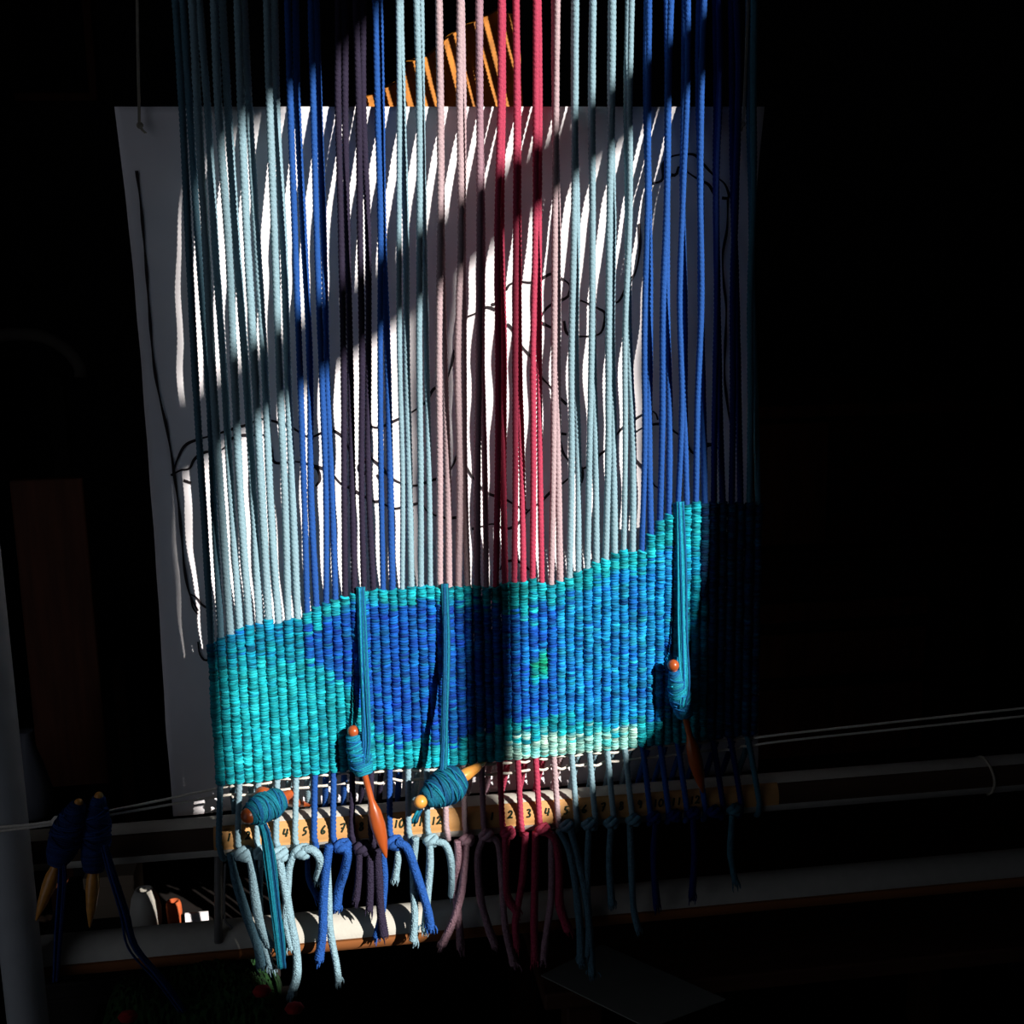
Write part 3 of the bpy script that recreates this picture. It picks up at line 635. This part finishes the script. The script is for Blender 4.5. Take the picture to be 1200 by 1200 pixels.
# green felt heap below the lower crossbar
def heap():
    c = W(224, 1194, 0.0); nx, ny = 90, 60; V = []
    for j in range(ny):
        for i in range(nx):
            u = i / (nx - 1) * 2 - 1; v = j / (ny - 1) * 2 - 1
            r = max(0.0, 1 - abs(u) ** 4) * max(0.0, 1 - abs(v) ** 4)
            z = 0.055 * r ** .5 + 0.008 * math.sin(u * 5 + v * 3) * r + 0.0028 * rng.normal() * r
            V.append((c[0] + u * 0.085, 0.012 + v * 0.05 + 0.002 * rng.normal(), c[2] - 0.01 + z))
    return V, grid_faces(ny, nx, closed=False), c
V, F, hc = heap()
hp = tag(empty('felt_cushion', hc + np.array((0, 0, -.02))), 'dark green fuzzy felt cushion with red spots below the lower crossbar', 'cushion')
build('cover', V, F, 'green_felt', hp)
for px, py in ((150, 1192), (307, 1162), (345, 1182)):
    p = WZ(px, py, hc[2] + 0.045) if py > 1175 else W(px, py, -0.035)
    V, F = lathe(p + np.array((0, -.004, -.004)), p + np.array((0, .004, .005)), [(0, 0), (0.1, .006), (.5, .0095), (.9, .006), (1, 0)], 14); build('red_spot', V, F, 'red_felt', hp)
stool = tag(empty('stool', (hc[0], .015, 0)), 'dark low stool carrying the green felt cushion', 'stool')
boxo('stool_top', (hc[0] - .10, -.05, hc[2] - .035), (hc[0] + .10, .060, hc[2] - .010), 'black_wood', stool)
for sx in (-.085, .065):
    for sy in (-.04, .035): boxo('leg', (hc[0] + sx, sy, 0), (hc[0] + sx + .02, sy + .02, hc[2] - .035), 'black_wood', stool)

# low table at the bottom right with a card on it
tz = 0.46
tb = tag(empty('side_table', (W(900, 1190, 0.2)[0], .25, 0)), 'dark low table under the right part of the loom', 'table')
boxo('table_top', (W(640, 1190, .1)[0] - .01, 0.05, tz - .02), (W(640, 1190, .1)[0] + .75, .62, tz), 'dark_wood', tb)
for x in (W(640, 1190, .1)[0] + .02, W(640, 1190, .1)[0] + .68):
    for y in (0.08, .55): boxo('leg', (x, y, 0), (x + .04, y + .04, tz - .02), 'dark_wood', tb)
q = [WZ(634, 1144, tz + .0006), WZ(706, 1108, tz + .0006), WZ(850, 1172, tz + .0006), WZ(760, 1206, tz + .0006)]
V = np.array(q + [p + np.array((0, 0, .0015)) for p in q]); F = [[3, 2, 1, 0], [4, 5, 6, 7]] + [[i, (i + 1) % 4, 4 + (i + 1) % 4, 4 + i] for i in range(4)]
tag(build('grey_card', V, F, 'card_grey', smooth=False), 'pale grey card lying on the low table under the loom', 'card')

# cabinet on the right
cy = 0.75
def CP(px, py): p = W(px, py, cy); return p
cab = tag(empty('cabinet', (CP(1080, 900)[0], cy + .2, 0)), 'dark brown wooden cabinet with drawers behind the right side of the loom', 'cabinet')
x0 = CP(890, 600)[0] - .25; x1 = 0.95; zt = CP(1000, 486)[2]
boxo('carcass', (x0, cy, 0), (x1, cy + .42, zt), 'dark_wood', cab)
boxo('top_board', (x0 - .02, cy - .02, zt), (x1 + .01, cy + .43, zt + .02), 'mid_wood', cab)
boxo('back_panel', (x0 + .03, cy - .008, CP(1000, 634)[2]), (x1 - .3, cy, zt - .01), 'mid_wood', cab)
boxo('shelf_edge', (x0, cy - .02, CP(1000, 652)[2]), (x1, cy, CP(1000, 640)[2]), 'dark_wood', cab)
for a, b in ((700, 722), (736, 786), (800, 910), (924, 1060)):
    d = boxo('drawer_front', (x0 + .04, cy - .016, CP(1000, b)[2]), (x1 - .12, cy, CP(1000, a)[2]), 'mid_wood', cab)
    k = 0.5 * (CP(1000, a)[2] + CP(1000, b)[2])
    V, F = lathe((x0 + .5, cy - .016, k), (x0 + .5, cy - .036, k), [(0, 0), (0, .006), (.5, .005), (.7, .011), (1, .008), (1, 0)], 16); build('drawer_knob', V, F, 'mid_wood', d)

# left background: tall board, pale vase, chair, wall panel
y2 = 0.56
p0 = W(50, 960, y2); p1 = W(97, 560, y2)
tag(boxo('plank', (p0[0], y2, 0), (p1[0], y2 + .02, p1[2]), 'mid_wood'), 'reddish-brown upright plank standing behind the left upright', 'plank')
sy = 0.42; sz = W(40, 955, sy)[2]; sx = W(34, 900, sy)[0]
st = tag(empty('plant_stand', (sx, sy, 0)), 'dark wooden stand beside the grey upright', 'stand')
boxo('stand_top', (sx - .09, sy - .09, sz - .02), (sx + .09, sy + .09, sz), 'black_wood', st)
for a in (-.08, .06):
    for b in (-.08, .06): boxo('leg', (sx + a, sy + b, 0), (sx + a + .02, sy + b + .02, sz - .02), 'black_wood', st)
V, F = lathe((sx, sy, sz), (sx, sy, sz + .115), [(0, 0), (0, .02), (.05, .024), (.3, .026), (.6, .018), (.85, .009), (.97, .008), (1, .010), (.96, .007), (.9, 0)], 26)
tag(build('vase', V, F, 'china_grey', base=np.array((sx, sy, sz))), 'pale slender vase half hidden behind the grey upright', 'vase')
yc = 1.22
ch = tag(empty('chair', (W(60, 900, yc)[0], yc, 0)), 'dark chair with a curved grey back rail in the left background', 'chair')
V, F = tube([W(-40, 400, yc), W(10, 392, yc), W(48, 394, yc), W(76, 408, yc), W(93, 428, yc), W(95, 442, yc)], 0.012, sides=12, step=.01); build('back_rail', V, F, 'frame_paint', ch)
s = W(30, 700, yc); boxo('seat', (s[0] - .22, yc - .02, .44), (s[0] + .12, yc + .38, .48), 'dark_cloth', ch)
for a, b in ((-.21, 0), (.08, 0), (-.21, .34), (.08, .34)): boxo('leg', (s[0] + a, yc + b - .01, 0), (s[0] + a + .03, yc + b + .02, .44), 'dark_wood', ch)
boxo('back_post', (s[0] + .075, yc - .01, .46), (s[0] + .105, yc + .02, W(97, 440, yc)[2]), 'black_wood', ch)
boxo('back_post', (s[0] - .21, yc - .01, .46), (s[0] - .18, yc + .02, W(20, 395, yc)[2]), 'dark_wood', ch)
a = W(24, 112, YB - .02); b = W(96, -40, YB - .02)
pic = tag(empty('picture', (a[0], YB - .01, a[2])), 'dim grey framed picture on the back wall at the top left', 'picture')
boxo('panel', (a[0], YB - .02, a[2]), (b[0], YB - .001, b[2]), 'dark_cloth', pic)
boxo('frame', (a[0] - .012, YB - .03, a[2] - .012), (b[0] + .012, YB - .018, a[2] + .006), 'mid_wood', pic)
boxo('frame', (b[0] - .006, YB - .03, a[2]), (b[0] + .012, YB - .018, b[2]), 'mid_wood', pic)
